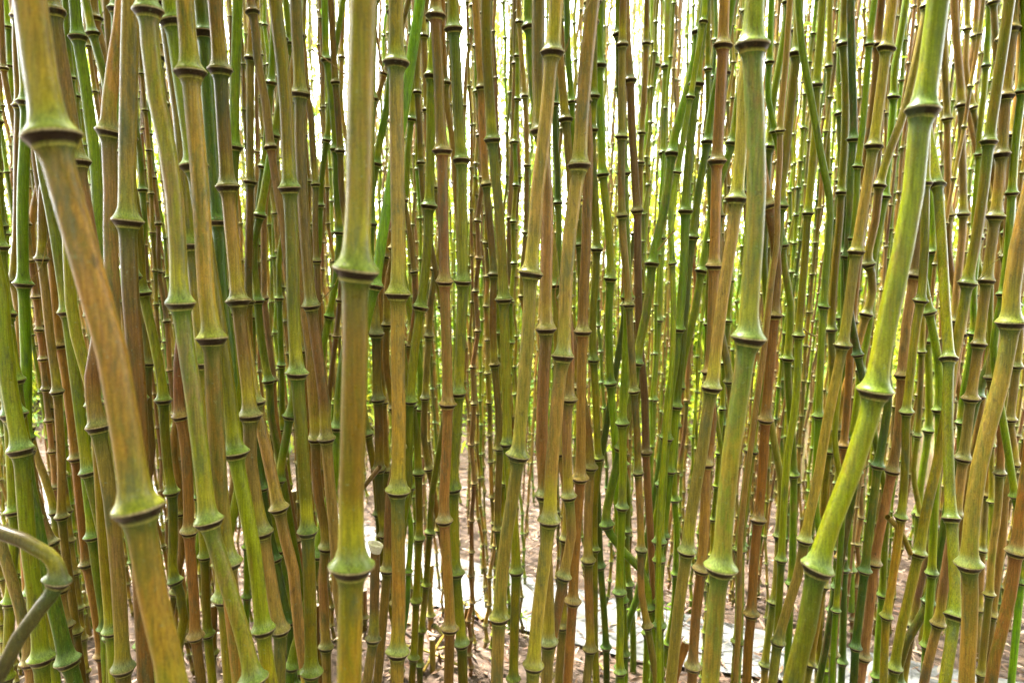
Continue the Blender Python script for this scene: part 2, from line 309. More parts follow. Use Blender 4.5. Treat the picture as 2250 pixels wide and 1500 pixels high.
# ------------------------------------------------------------------ traced canes: type | width | points tip to base (node = *) | name used as landmark | own label
TR = """
m|76|70,0 92,160 118,300* 143,400 168,500 221,667 261,833 286,1000 304,1115* 335,1300 378,1500|blurred brown diagonal cane|very thick out-of-focus brown cane slanting across the near side of the thicket
g|28|40,0 58,225* 52,420 55,623* 62,800 62,960*
y|28|85,280 98,380 118,480 150,685* 172,850 197,1035* 228,1170 248,1315* 245,1397* 245,1500
y|30|150,500 160,700 205,888* 214,1000 225,1200
b|38|205,850 218,935* 240,1050 262,1250 273,1463* 275,1500
b|35|275,0 262,100 246,200 242,290* 247,400 246,520 250,650
m|42|291,0 286,200 283,485* 290,667 302,820 308,950 306,1200 318,1500
v|42|318,-40 323,22* 333,167 360,300 377,400 387,530 393,665* 407,767 427,900 445,1050 457,1145* 485,1240 520,1350 556,1490*|mossy-ringed green cane|olive green cane with a mossy lichen-crusted ring at mid height
m|41|405,0 418,158* 424,233 437,367 447,500 452,620 467,742* 471,833 478,967 487,1100 502,1232* 513,1330 527,1467|grey-mottled cane|thick grey and rust mottled cane with pale waxy flared rings
v|37|352,-60 360,10* 374,80 384,167 398,260 410,400 425,537*
d|31|437,-10 447,72* 452,160 460,267 470,400 480,485* 487,633 500,733 510,850
g|23|520,-20 513,233 513,322* 510,433 510,567 517,687* 519,800 523,933 528,1050|pitted bright green cane|slender bright green cane with brown pits running down one internode
y|36|470,640 480,700 494,800 507,900 517,993* 524,1040 543,1133 560,1233 571,1333 577,1383* 581,1433 593,1500
g|23|478,-10 483,190* 484,267 487,367 491,467 493,597*
b|32|525,700 540,833 547,913* 547,1000 567,1133 575,1170* 588,1250 603,1333 613,1383* 612,1500
v|31|603,-10 617,100 627,200 633,333 636,412* 638,467 641,533 643,667 651,820* 657,900 663,1000 668,1067 674,1168* 677,1233 680,1333 683,1477*|ochre-streaked cane|ochre and olive cane, mid-sized, between bright green cane and thickest olive cane
b|26|650,-20 655,100 661,207* 661,300 665,400 672,520 685,670* 698,767 712,870 717,962* 726,1080 735,1180 741,1300
b|18|634,240 655,362* 656,450 657,600 668,768* 672,850
b|23|680,760 683,820 693,963* 697,1067 717,1200* 712,1240 713,1333 718,1417* 720,1500
v|60|797,0 794,120 790,233 787,433 783,520 781,592* 778,667 780,800 775,933 772,1033 771,1133 772,1243* 770,1320 768,1420 767,1500|thick olive cane|thickest upright olive cane with yellow edges, alone in front of the thinner ones
m|33|870,-10 871,138* 871,233 874,400 876,533 875,645* 875,767 877,900 877,1000 875,1075* 875,1167 877,1300 874,1430* 872,1500|lichen-speckled straight cane|straight tan cane speckled with grey lichen beside the thickest olive cane
g|24|926,-20 905,120 885,250 862,380 842,500 822,627* 800,720
g|24|747,840 742,938* 738,1033 723,1100 705,1170 697,1217* 684,1283 667,1367 650,1420 643,1460* 637,1500||bright green cane slanting down across brown ones beside the thick olive cane
b|22|33,100 38,230* 36,300 35,433 33,533 28,617* 37,667 43,767 47,900
r|15|5,0 8,67 12,152* 19,200 28,240
g|14|8,0 13,57* 16,120
o|24|76,300 88,400 100,490* 112,560 118,640 130,758* 140,817 150,900 163,1007* 172,1100 181,1183 188,1240* 200,1300 214,1380 222,1440* 228,1500
b|22|88,440 90,500 88,568* 97,640 108,740 125,860* 131,933 137,1033 138,1133* 150,1233 163,1320 170,1383* 178,1440 186,1500
b|18|72,500 78,567 85,640 93,713* 104,760 112,850
g|20|6,560 13,620 20,677* 26,710 30,760* 40,860
y|42|-75,300 -38,470 3,640 9,740 20,840 34,920 45,987* 50,1033 58,1167 77,1333 87,1447* 90,1500
y|28|20,980 24,1050 28,1123* 30,1150 26,1240 23,1320* 20,1400
y|28|90,1280 100,1350 110,1400 117,1437* 123,1500
d|40|62,1060 82,1160 105,1260 120,1317 136,1383 152,1447* 170,1500
r|30|-50,1000 -10,1150 7,1200 20,1240 35,1290 52,1350
r|26|72,1030 80,1080 97,1140 115,1190* 130,1240
b|20|83,1000 103,1050 118,1100 123,1123* 128,1180
g|24|182,1000 187,1067 195,1130 200,1180* 213,1267 225,1340 230,1380* 232,1440
g|17|200,1050 210,1137* 214,1200
v|24|305,480 311,560 317,643* 328,690 345,767 356,830 360,878* 362,933 370,1033 377,1080* 380,1167 383,1277* 392,1300 402,1340
b|22|310,660 315,717 322,797* 320,840 322,900 330,1000
o|26|392,830 397,913* 407,967 413,1033 416,1100 417,1165* 424,1250 430,1330 432,1393* 440,1450 445,1500
b|18|382,980 390,1033 397,1127* 400,1200
g|15|425,1000 433,1093* 436,1180
v|22|443,1140 447,1223* 450,1300 455,1393* 463,1470
g|15|150,80 160,173* 165,240
g|16|162,120 170,213* 174,300
g|27|162,-20 172,82* 176,110 186,167 200,267 213,367 220,500 226,620
g|20|185,0 200,72* 213,117 230,183 238,240
r|22|205,-20 210,43* 225,100 237,187 243,260
b|18|231,-40 237,33 243,117 246,220
g|26|258,-50 256,20* 254,100 252,200
b|25|366,260 374,300 387,343* 394,373 410,417 424,483 428,560
g|14|355,180 363,257* 367,330
g|15|306,330 313,417* 318,500
b|18|556,-10 550,128* 550,233 551,400* 550,500 548,580 548,662* 550,733 553,840
r|10|566,0 565,100* 562,200 563,333* 560,450
r|18|562,60 568,133 587,233 597,325* 608,400 622,483 632,580
g|16|602,60 597,183* 593,233 582,367* 573,433 567,537* 560,640
g|15|628,-20 638,97* 642,167 648,260
g|16|712,-30 718,132* 727,200 733,270 737,328* 739,433 745,510* 738,600
b|14|727,-30 730,33 738,182* 743,250 748,332* 752,433
g|13|728,160 725,233 717,307* 708,367 702,450* 700,540
b|14|684,260 687,330 693,405* 692,500 695,573* 698,650 700,760
b|10|757,-10 752,127* 752,250
r|12|900,-10 886,45 866,110 845,163* 833,207 820,253 812,320
g|17|858,180 852,235 838,300 827,360* 816,430
g|18|819,100 817,217* 815,330 816,493* 812,600
b|13|925,-20 930,77* 934,160 937,240* 940,330
b|12|918,120 917,203* 922,283 925,358* 931,440
g|14|915,130 905,263* 897,333 892,430
y|21|956,60 948,167* 946,300 942,452* 937,567 923,675* 909,780 900,880* 897,980 895,1080
b|16|851,640 850,713* 848,800
b|21|817,630 825,733* 827,833 830,877* 832,950 832,1030* 834,1100
b|14|836,640 837,727* 843,883* 850,1032* 848,1100
b|22|855,1100 852,1180 850,1253* 843,1333 836,1420
v|17|826,1050 832,1127* 836,1200
v|17|917,960 920,1037* 922,1110 922,1180* 918,1250 915,1317* 912,1390 909,1443* 905,1500
v|15|950,1080 945,1167* 940,1230 937,1283* 931,1340 927,1383* 922,1460*
g|13|902,1160 897,1257* 893,1340
b|12|902,520 910,597* 912,680
b|15|947,660 943,737* 938,810 935,872* 932,960
g|15|924,820 922,897* 918,980
g|18|556,560 561,610 567,660* 573,733 583,790 592,835* 598,917 611,980
b|28|527,700 533,733 547,800 558,883* 572,933 588,1010 600,1060 612,1115* 626,1180 637,1220 648,1267 652,1330
r|14|583,460 582,560 583,655* 591,733 602,833* 607,920
g|13|612,560 612,655* 617,802* 619,943* 617,1003* 628,1083 642,1163* 648,1240
r|12|750,560 745,660* 737,738* 727,817 720,900
b|17|674,800 677,867* 676,960
d|20|560,960 568,1020 575,1072* 583,1133 603,1230* 617,1300 632,1370* 637,1433
g|20|603,1120 615,1207* 626,1267 640,1310 650,1345* 655,1420
o|24|957,-60 957,33* 962,133 967,267 971,330* 972,433 975,550 976,618* 980,733 983,833 983,888* 982,967 978,1040 976,1143* 982,1233 987,1310 988,1378* 987,1467|long rust-brown cane|long rust-brown cane without green, rings evenly spaced from top to bottom
v|24|995,-20 997,65* 1002,133 1008,267 1014,353* 1015,433 1016,533 1017,617* 1013,733 1009,817 1007,862* 1003,933 996,1017 996,1072* 998,1167 1001,1258* 1007,1333 1014,1415* 1017,1500
b|14|972,0 973,100 979,182* 982,233 993,300 1000,370 1003,450
b|9|1040,0 1037,67* 1027,133 1020,233* 1015,330
b|16|1043,-20 1050,83 1057,192* 1059,267 1063,333 1068,405* 1077,500 1082,550 1085,603* 1083,683 1087,800* 1095,900 1098,983* 1095,1067 1094,1160*
v|22|1068,-20 1070,133 1077,233 1082,307* 1087,367 1097,467 1102,550 1107,657* 1110,767 1114,880 1115,973* 1121,1070 1130,1160 1134,1255* 1132,1333 1128,1493*|arched olive cane|olive cane bowing gently inward, crossing behind the wide tan cane low down
r|11|1132,0 1133,140* 1130,217 1128,313* 1123,400 1120,478* 1118,550 1121,633*
b|11|1138,-40 1141,50* 1147,133 1153,211* 1157,290 1158,363* 1157,450 1155,510* 1149,580 1147,650*
g|19|1160,-50 1162,57* 1167,120 1172,200
b|28|1183,-10 1182,150 1188,287* 1200,400 1202,533 1199,640 1200,722* 1193,850 1191,980 1197,1088* 1199,1167 1203,1267 1206,1350 1205,1413* 1202,1483
t|30|1222,-10 1218,67 1213,117* 1205,200 1196,300 1182,400 1175,500 1169,560 1166,600* 1162,700 1155,800 1146,900 1138,1000* 1130,1070 1114,1167 1103,1267 1097,1358* 1093,1467|wide tan cane|wide tan cane with a green flare at each ring, its foot left of its top
t|31|1304,-10 1293,100 1283,200 1277,300 1273,362* 1263,433 1250,533 1243,640 1237,783* 1228,850 1221,933 1212,1030 1207,1143* 1192,1267 1180,1367 1172,1460* 1170,1500|yellow-tan bowed cane|yellow-tan cane whose top leans out behind a rough green-crusted ring
b|18|1230,120 1236,190 1243,263* 1248,317 1252,380
g|14|1245,-20 1248,117 1256,222* 1260,300
o|23|1292,330 1290,430 1288,533 1283,633 1280,728* 1278,833 1277,933 1275,1050* 1270,1133 1263,1233 1259,1322* 1253,1417 1248,1500|black-scarred rust cane|rust-coloured cane with a long black scar low on its side
g|18|1320,-30 1317,60 1317,143* 1318,233 1322,310 1325,382* 1334,467 1340,533 1342,612* 1338,700 1340,780 1342,843* 1347,900 1352,967 1355,1060
g|19|1360,-30 1360,78* 1363,200 1368,300 1370,380* 1373,467 1377,550 1379,653* 1377,750 1372,850 1368,930* 1370,1010 1368,1115* 1365,1200 1362,1303* 1365,1367 1362,1440|chalk-scratched green cane|green cane with chalky white scratches on its upper internodes
r|18|1374,-20 1378,100 1384,178* 1387,267 1395,400 1399,463* 1400,560 1402,667 1407,783 1413,833 1418,933 1419,992* 1423,1067 1428,1150
d|13|1217,140 1219,227* 1220,300 1225,367 1226,445* 1228,500 1228,580
v|18|1215,540 1222,627* 1224,700 1226,800
v|15|1271,440 1273,537* 1276,640 1272,740
v|17|1303,60 1303,212* 1300,287* 1302,367 1308,467 1311,547* 1307,633 1302,700 1304,790* 1308,850 1313,967 1315,1007* 1307,1100 1306,1208* 1307,1300 1307,1400
b|23|1252,760 1252,820 1250,877* 1245,940 1247,1017 1250,1092* 1257,1160
b|20|1247,1090 1243,1182* 1238,1267 1236,1372* 1230,1450
b|21|1292,950 1297,1027* 1293,1133 1293,1232* 1295,1333 1297,1427* 1290,1490
d|16|1312,1060 1315,1133 1319,1242* 1326,1333 1331,1418* 1332,1500
g|20|1552,-50 1547,0 1537,70* 1527,133 1507,217 1487,283 1477,337* 1467,417 1450,500 1440,540 1433,578* 1423,667 1409,733 1398,795* 1387,867 1374,933 1363,983* 1348,1050 1335,1100 1333,1150* 1345,1180 1370,1210 1413,1257||green cane kinking sideways low down into a bent branch
d|17|1404,1285 1396,1320 1383,1350 1370,1410 1361,1462* 1358,1500
g|16|1380,1080 1377,1167* 1382,1285* 1388,1340 1392,1420
g|20|1556,-30 1545,60 1532,183* 1523,267 1513,367 1507,463* 1505,540 1500,633 1490,722* 1483,800 1470,867 1463,960* 1455,1063 1448,1187* 1447,1227* 1448,1370* 1448,1500
g|18|1612,-10 1597,90 1580,167 1567,233 1556,310* 1537,417 1527,490 1523,520* 1513,600 1503,720
g|18|1640,130 1627,200 1610,313* 1583,400 1563,483 1553,540 1542,595* 1527,683 1503,783 1492,848* 1478,917 1463,985 1452,1063* 1446,1110 1433,1183 1422,1265* 1423,1330 1422,1387* 1420,1467
b|18|1590,-30 1593,158* 1588,233 1581,333 1579,410 1580,473* 1578,560 1578,680
t|28|1635,180 1630,300 1618,437* 1613,483 1606,533 1590,633 1574,750 1562,850* 1552,910 1540,1000 1527,1067 1514,1150 1508,1207* 1494,1300 1483,1400 1473,1500|slanting tan cane|tan cane slanting down beside the thick blue-green cane
u|44|1657,-10 1652,100* 1653,167 1658,267 1662,400 1658,500 1652,600 1646,680 1645,742* 1637,790 1626,867 1611,967 1603,1033 1594,1133 1585,1247* 1578,1300 1570,1400 1562,1500|thick blue-green cane|thick blue-green cane with a worn crusty ring near its top
g|17|1745,-60 1735,5* 1722,100 1704,200 1696,270 1693,322* 1689,367 1686,467 1680,560
g|14|1698,-10 1693,135* 1689,200
v|21|1755,-20 1748,120* 1738,200 1724,333 1715,410 1713,452* 1710,510 1700,590 1690,667 1685,743* 1676,800 1667,867 1657,940 1652,990* 1643,1050 1633,1133 1627,1208* 1627,1300 1623,1412* 1618,1467
b|14|1730,60 1723,167 1713,287* 1713,350 1708,440
g|18|1714,440 1721,538* 1727,600 1739,660 1738,717 1732,788* 1734,867 1740,950 1743,1042* 1742,1133 1740,1210 1737,1278* 1732,1367 1728,1460|wavy green cane|green cane with a wavy kink above its middle rings
y|18|1806,-10 1800,100 1793,187* 1792,267 1785,367 1776,468* 1770,567 1762,667 1757,737* 1755,833 1746,920 1733,1000 1725,1100 1718,1230* 1712,1333 1702,1450
o|23|1708,560 1703,693* 1693,817 1684,922* 1680,1000 1675,1067 1667,1143* 1658,1233 1651,1348* 1643,1430 1640,1500
o|24|1560,860 1566,930 1553,1020* 1550,1133 1542,1250* 1531,1333 1522,1462* 1520,1500
g|15|1486,830 1485,933* 1480,1010 1481,1095* 1486,1167 1483,1257* 1480,1330
b|17|1401,960 1403,1040* 1407,1133 1409,1208* 1408,1290
g|14|1468,0 1463,147* 1458,240 1457,337* 1457,430 1453,523* 1450,610 1447,702* 1440,800 1436,877* 1433,967 1430,1060
g|14|1435,-20 1437,80 1442,142* 1431,217 1422,300 1421,362* 1419,467 1413,578* 1411,670
b|12|1420,-10 1419,98* 1415,200 1409,293* 1406,358* 1405,450
g|13|1476,460 1479,578* 1481,667 1480,760
g|12|1557,0 1557,150* 1558,250 1560,343* 1562,430 1563,530* 1557,640 1555,712* 1553,800
d|11|1590,680 1588,758* 1589,840 1588,932* 1590,1040
b|10|1528,600 1520,742* 1512,820 1510,880* 1502,967
v|13|1824,-20 1823,145* 1822,267 1821,382* 1824,467 1829,560
v|18|1855,-20 1850,98* 1855,200 1853,310 1846,423* 1842,500 1835,570 1829,650 1827,723* 1829,810 1828,900 1822,992* 1814,1067 1809,1200 1804,1333 1800,1463*
d|18|1870,60 1872,180 1873,307* 1868,367 1864,480 1859,563* 1860,650
o|19|1940,-20 1931,97* 1927,167 1917,267 1904,360 1898,418* 1896,500 1888,577 1880,650 1874,708* 1868,800 1862,890 1854,977* 1850,1100 1845,1223* 1837,1310 1828,1433* 1826,1500|russet cane|russet cane whose rings are dark-rimmed, just beyond the biggest slanting cane
g|15|1925,-20 1912,97* 1907,167 1896,300 1888,365* 1884,450 1876,525* 1867,633 1856,710 1850,777* 1843,867 1835,960
g|17|1995,-10 1980,83 1967,150 1964,213* 1957,300 1950,370 1943,432* 1931,500 1917,567 1909,700 1888,813* 1878,900
t|20|2030,40 2003,167 1980,260 1957,317 1938,375 1930,408* 1920,490 1906,580* 1917,615 1913,650 1902,690* 1890,733 1868,820 1845,900 1840,943*||pale dried cane with a crooked bleached elbow at mid height
y|50|2060,-20 2047,100 2033,190 2025,243* 2016,300 2007,400 1994,500 1980,560 1957,667 1935,783 1923,857* 1908,920 1887,1000 1857,1070 1824,1160 1798,1247* 1787,1300 1770,1400 1743,1500|biggest slanting yellow-green cane|biggest yellow-green cane, slanting down and inward on the right
y|21>31|2030,240 2043,330 2056,408* 2061,467 2065,533 2072,667 2080,787* 2078,900 2082,1033 2088,1137* 2095,1233 2097,1353* 2087,1433 2077,1500
v|21|2034,300 2033,402* 2033,500 2031,580 2025,660* 2013,733 2002,833 1995,905* 1993,1000 1990,1067 1983,1137* 1970,1233 1958,1310 1950,1355* 1946,1420 1943,1500
b|17|2078,60 2080,167 2083,260* 2083,367 2084,472* 2083,560
g|18|2050,450 2052,552* 2046,650 2041,750* 2042,833 2039,945* 2030,1010 2020,1070 2016,1125* 2012,1220
b|19|2099,-20 2105,83 2113,167 2117,230* 2117,333 2119,400 2119,470* 2115,530 2105,610 2097,703* 2095,800
b|14|2127,-20 2125,65* 2121,150
b|13|2150,-10 2143,80* 2130,167 2127,240
b|17|2178,-60 2179,8* 2183,83 2187,160
v|26|2222,-10 2207,100 2188,233 2177,310* 2171,367 2158,467 2146,540 2130,622* 2117,700 2102,767 2085,880 2070,970 2057,1033 2037,1110 2017,1213* 1997,1300 1975,1390 1963,1463* 1957,1500
g|15|2175,40 2170,143* 2163,233 2156,290 2155,338* 2147,433 2143,520
b|18|2205,150 2203,255* 2198,367 2198,500 2190,600
d|24|2247,83* 2247,150 2240,208* 2228,300 2219,433 2215,512* 2207,600 2194,700 2178,780 2143,867* 2128,933 2111,983 2085,1090 2063,1217 2048,1280 2040,1322* 2017,1367 1983,1433
m|42|2268,400 2253,470 2236,550 2224,640 2222,708* 2211,800 2185,900 2160,1000 2147,1070 2137,1167 2133,1240* 2136,1300 2133,1400 2127,1500|rusty-sided thick cane|thick cane with rusty orange side at the edge of view, green-flared rings
o|32|2262,980 2252,1060 2240,1133 2230,1210* 2223,1267 2208,1340 2184,1433 2173,1500
b|20|2196,960 2193,1037* 2187,1133 2177,1200 2170,1302*
b|21|2245,730 2237,805* 2230,867 2223,922* 2230,1020* 2212,1080 2203,1180 2190,1267 2178,1348* 2170,1410 2163,1480
b|21|2055,1060 2048,1155* 2040,1200 2018,1283 2003,1372* 1993,1433
b|25|2090,1180 2077,1267 2063,1370* 2047,1433 2033,1500
r|24|2020,470 2010,533 2005,605* 1998,650 1984,750 1980,823* 1975,917 1960,1033* 1947,1100 1931,1183 1922,1237* 1917,1300 1908,1380 1900,1445* 1893,1500|purple-brown cane|purple-brown cane peeling in pale flecks behind the biggest slanting cane
d|21|1955,860 1945,950 1932,1025* 1923,1100 1912,1180 1903,1255* 1893,1333 1882,1423* 1878,1490
g|17|1862,1080 1863,1167 1867,1248* 1868,1340 1862,1457* 1860,1500
d|18|1855,1130 1853,1250* 1851,1340 1848,1450*
t|24|1812,960 1800,1040 1787,1100 1770,1187* 1757,1260 1735,1330 1712,1412* 1700,1500
t|18|1718,1060 1712,1177* 1708,1250 1700,1322* 1690,1383 1680,1458* 1678,1500
g|17|1822,460 1817,533 1807,673* 1802,767 1799,833 1797,912* 1793,1000 1790,1100
g|18|1948,1100 1942,1200 1936,1305* 1928,1390 1922,1480*
v|14|2026,690 2025,772* 2023,867 2018,957* 2010,1040
g|21|2062,800 2062,900* 2060,990 2052,1080
g|17|2138,620 2135,733* 2123,810 2112,867 2107,927* 2105,1020
v|14|2180,460 2177,543* 2181,620 2180,700
g|20|2252,1200 2247,1280* 2238,1380 2230,1460
"""
canes = []
for ln in TR.strip().splitlines():
    f = ln.split('|')
    pts = [(float(a.rstrip('*').split(',')[0]), float(a.rstrip('*').split(',')[1]), a.endswith('*')) for a in f[2].split()]
    canes.append(dict(kind=K[f[0]], w=float(f[1].split('>')[0])*0.95, w2=float(f[1].split('>')[-1])*0.95, pts=pts, mark=f[3] if len(f) > 3 and f[3] else None, label=f[4] if len(f) > 4 else None, traced=True))

rng = np.random.default_rng(11)
def xat(c, yy):
    P = c['pts']; y = [p[1] for p in P]; x = [p[0] for p in P]
    return np.interp(yy, y, x)
def base_D(w): return 0.030 if w >= 44 else 0.0275 if w >= 30 else 0.0255 if w >= 18 else 0.0225 if w >= 13 else 0.018
YS = np.linspace(0, 1500, 76)
# distance from the camera: from how wide each cane looks, nudged so that no two grow through each other
PATH_N = [ground(*p)[:2] for p in ((-300, 1150), (100, 1150), (600, 1160), (950, 1330), (1400, 1452), (1900, 1520), (2600, 1640))]
PATH_F = [ground(*p)[:2] for p in ((-500, 1040), (100, 1040), (600, 1075), (1000, 1225), (1400, 1328), (1900, 1432), (2700, 1590))]
def on_path(x, y):
    n = np.interp(x, [p[0] for p in PATH_N], [p[1] for p in PATH_N]); f = np.interp(x, [p[0] for p in PATH_F], [p[1] for p in PATH_F])
    return n-0.03 < y < f+0.03
# where a cane is hidden behind a nearer one in the photograph, carry it on behind that one
full = [c for c in canes if c['pts'][0][1] <= 100 and c['pts'][-1][1] >= 1300]
for c in canes:
    ny = [p[1] for p in c['pts'] if p[2]] or [c['pts'][1][1]]; gap = float(np.clip(np.median(np.diff(ny)), 90, 330)) if len(ny) > 1 else 8.5*c['w']+60
    for end in (0, -1):
        x, y, _ = c['pts'][end]; up = end == 0
        if (up and y < 120) or (not up and y > 1380): continue
        sgn = -1 if up else 1; ty = y+sgn*420
        nb = [q for q in full if q is not c and q['w'] > c['w']*1.15]
        q = min(nb, key=lambda q: abs(xat(q, np.clip(ty, 0, 1500))-x)+abs(xat(q, y)-x)*.3)
        if abs(xat(q, np.clip(ty, 0, 1500))-x) > 75: continue
        yn = (ny[0] if up else ny[-1])+sgn*gap; yy = y
        while (yy > -60) if up else (yy < 1500):
            step = gap/2; yy += sgn*step
            tx = float(xat(q, np.clip(yy, 0, 1500)))
            x += float(np.clip(tx-x, -0.17*step, 0.17*step))
            isn = abs(yy-yn) <= step*.51
            if isn: yn += sgn*gap
            pt = (x, yy, bool(isn)); c['pts'] = [pt]+c['pts'] if up else c['pts']+[pt]
order = sorted(range(len(canes)), key=lambda i: -canes[i]['w'])
done = []
def cover(c):
    y = [p[1] for p in c['pts']]; return min(y), max(y)
def score(c, Y, r, xs, y0, y1):
    s = 0.0
    for q in done:
        dz = abs(q['Y']-Y); lim = (q['r']+r)*1.9
        if dz > lim: continue
        m = (YS > max(y0, q['y0'])-200) & (YS < min(y1, q['y1'])+200)
        if not m.any(): continue
        gap = np.abs(q['xs']-xs)[m]*Y/F
        k = (gap < lim).sum()
        s += k*(lim-dz)/lim
    return s
for i in order:
    c = canes[i]; xs = xat(c, YS); y0, y1 = cover(c); c['D'] = 0
    off = math.hypot(1, (float(np.mean([p[0] for p in c['pts']]))-1125)/F); c['w'] /= off; c['w2'] /= off
    best = None
    for fct in (1, 0.95, 1.05, 0.9, 1.1, 0.86, 1.15, 0.82, 1.2, 0.78, 1.26):
        D = base_D(c['w'])*fct; Y = F*D/c['w']*0.995
        s = score(c, Y, D/2, xs, y0, y1)+abs(fct-1)*1.5
        xb = (xs[-1]-1125)/F*Y
        if on_path(xb, Y): s += 4
        if best is None or s < best[0]: best = (s, D, Y)
    c['D'], c['Y'] = best[1], best[2]
    c.update(xs=xs, y0=y0, y1=y1, r=c['D']/2); done.append(c)

def to3d(c, rng):
    Y = c['Y']; y0, y1 = c['pts'][0][1], c['pts'][-1][1]; q = c['w2']/c['w']-1
    P = [at(x, y, Y/(1+q*(y-y0)/(y1-y0))) for x, y, n in c['pts']]; N = [n for *_, n in c['pts']]
    # gentle out-of-plane sway, so the cane is a cane and not a drawing
    amp = 0.004*min(2.5, Y); ph = rng.uniform(0, 6.28)
    nz = [p[2] for p, n in zip(P, N) if n]
    sp = float(np.clip(np.median(np.abs(np.diff(nz))), 0.11, 0.26)) if len(nz) > 1 else rng.uniform(0.13, 0.2)
    def slope(a, b):
        d = a-b; nat = 0.06*(c['pts'][0][0]-1125)/1125
        return np.clip(d[0]/max(1e-3, abs(d[2])), nat-0.13, nat+0.13)*(1 if a is not P[-1] else 1)
    # up to the tip
    sl = slope(P[0], P[min(2, len(P)-1)]) if P[0][2] > P[-1][2] else 0
    z0 = nz[0] if nz else P[0][2]; top = CAMZ+max(1.35, 0.62*Y+0.5)+rng.uniform(0, .3)
    z = z0+sp*rng.uniform(.9, 1.1); base = P[0].copy(); up = []
    while z <= base[2]+0.03: z += sp
    k = 0; prev = base
    while z < top:
        sl2 = sl*(0.9**k)+rng.normal(0, 0.02)
        p = np.array((prev[0]+sl2*(z-prev[2]), Y, z)); up.append(p); prev = p
        z += sp*rng.uniform(.92, 1.1); k += 1
    P = up[::-1]+P; N = [True]*len(up)+N
    # down to the ground
    sl = slope(P[-1], P[-3]); zl = nz[-1] if nz else P[-1][2]; z = zl-sp*rng.uniform(.85, 1.05)
    while z >= P[-1][2]-0.03: z -= sp
    prev = P[-1]; dn = []; k = 0
    Y = P[-1][1]
    while z > 0.03:
        p = np.array((prev[0]+sl*(0.85**k)*(prev[2]-z)+rng.normal(0, .002), Y, z)); dn.append(p); prev = p; z -= sp*rng.uniform(.7, .95); k += 1
    if prev[2] > 0: dn.append(np.array((prev[0], Y, -0.02))); N2 = [True]*(len(dn)-1)+[False]
    else: N2 = []
    P = P+dn; N = N+N2
    P = [p+np.array((0, amp*math.sin(p[2]*2.1+ph), 0)) for p in P]
    # drop points below the soil
    out = [(p, n) for p, n in zip(P, N) if p[2] > -0.021]
    return [p for p, n in out], [n for p, n in out]

allc = []
for c in canes:
    P, N = to3d(c, rng)
    c['P'], c['N'] = P, N; allc.append(c)

# ------------------------------------------------------------------ the thinner canes standing further in
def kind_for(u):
    if u > 1e5: return rng.choice(['tan', 'yellow-green', 'green', 'brown', 'red-brown'], p=[.28, .18, .14, .22, .18])  # glare put into the colour: far canes drawn mostly from paler kinds
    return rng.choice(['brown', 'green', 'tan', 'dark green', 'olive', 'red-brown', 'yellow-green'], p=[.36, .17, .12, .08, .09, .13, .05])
def fill(n, zones, Ylo, Yhi, Dlo, Dhi, out, verge=False):
    tries = 0; k = 0
    pz = np.array([z[2] for z in zones], float); pz /= pz.sum()
    while k < n and tries < n*60:
        tries += 1
        z = zones[rng.choice(len(zones), p=pz)]
        px = rng.uniform(z[0], z[1]); Y = rng.uniform(Ylo, Yhi); D = rng.uniform(Dlo, Dhi)
        x = (px-1125)/F*Y
        lean = 0.075*(px-1125)/1125+rng.normal(0, 0.045)     # dx per dz, fanning outwards
        xb = x-lean*1.0
        if on_path(xb, Y) and not verge: continue
        xs = px-lean*(YS-750)
        if any(abs(q['Y']-Y) < 0.05 and (np.abs(q['xs']-xs)*Y/F < 0.045).mean() > 0.12 for q in done+out): continue
        top = CAMZ+0.6*Y+0.6
        zc = -0.02; P = [np.array((xb, Y, zc))]; N = [False]; sp0 = rng.uniform(0.12, 0.19)
        zc += rng.uniform(.03, .08); xx = xb; zig = rng.uniform(0.0, 0.005)*min(1, D/.016); sgn = 1; yy = Y; ly = rng.normal(0, .02)
        while zc < top:
            f = min(1, 0.35+zc/0.9)
            sp = sp0*f*rng.uniform(.85, 1.15)
            xx += lean*sp; yy += ly*sp; P.append(np.array((xx+zig*sgn+rng.normal(0, .0022), yy+rng.normal(0, .003), zc))); N.append(True); sgn = -sgn
            lean += rng.normal(0, 0.013)-0.06*(lean-0.075*(px-1125)/1125)
            zc += sp
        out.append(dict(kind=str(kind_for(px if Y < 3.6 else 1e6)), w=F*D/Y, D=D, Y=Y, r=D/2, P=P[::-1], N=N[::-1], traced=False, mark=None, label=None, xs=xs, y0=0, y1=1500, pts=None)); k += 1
fills = []
fill(36, [(-150, 760, 2.0), (1000, 1230, 2.2), (1650, 2400, 1.4), (1380, 1650, 2.0)], 2.35, 3.1, 0.014, 0.018, fills)
fill(80, [(-200, 780, 2.7), (780, 1420, 1.3), (1420, 2400, 2.0)], 2.6, 4.5, 0.012, 0.017, fills)
far = []
fill(430, [(-700, 780, 2.3), (780, 1420, 0.9), (1420, 2900, 1.4)], 4.4, 7.8, 0.012, 0.019, far)
fill(360, [(-700, 780, 2.2), (780, 1420, 1.5), (1420, 2900, 2.0)], 4.6, 8.0, 0.009, 0.014, far)
fill(80, [(880, 1260, 2.0), (1350, 2200, 2.0)], 2.6, 3.9, 0.010, 0.015, far, True)
fill(170, [(-350, 800, 3.0), (800, 1400, 0.7), (1600, 2500, 1.6)], 3.0, 4.6, 0.012, 0.018, far)
fill(60, [(-200, 760, 3.0), (1650, 2400, 1.2)], 2.3, 3.2, 0.011, 0.015, far)


allc += fills

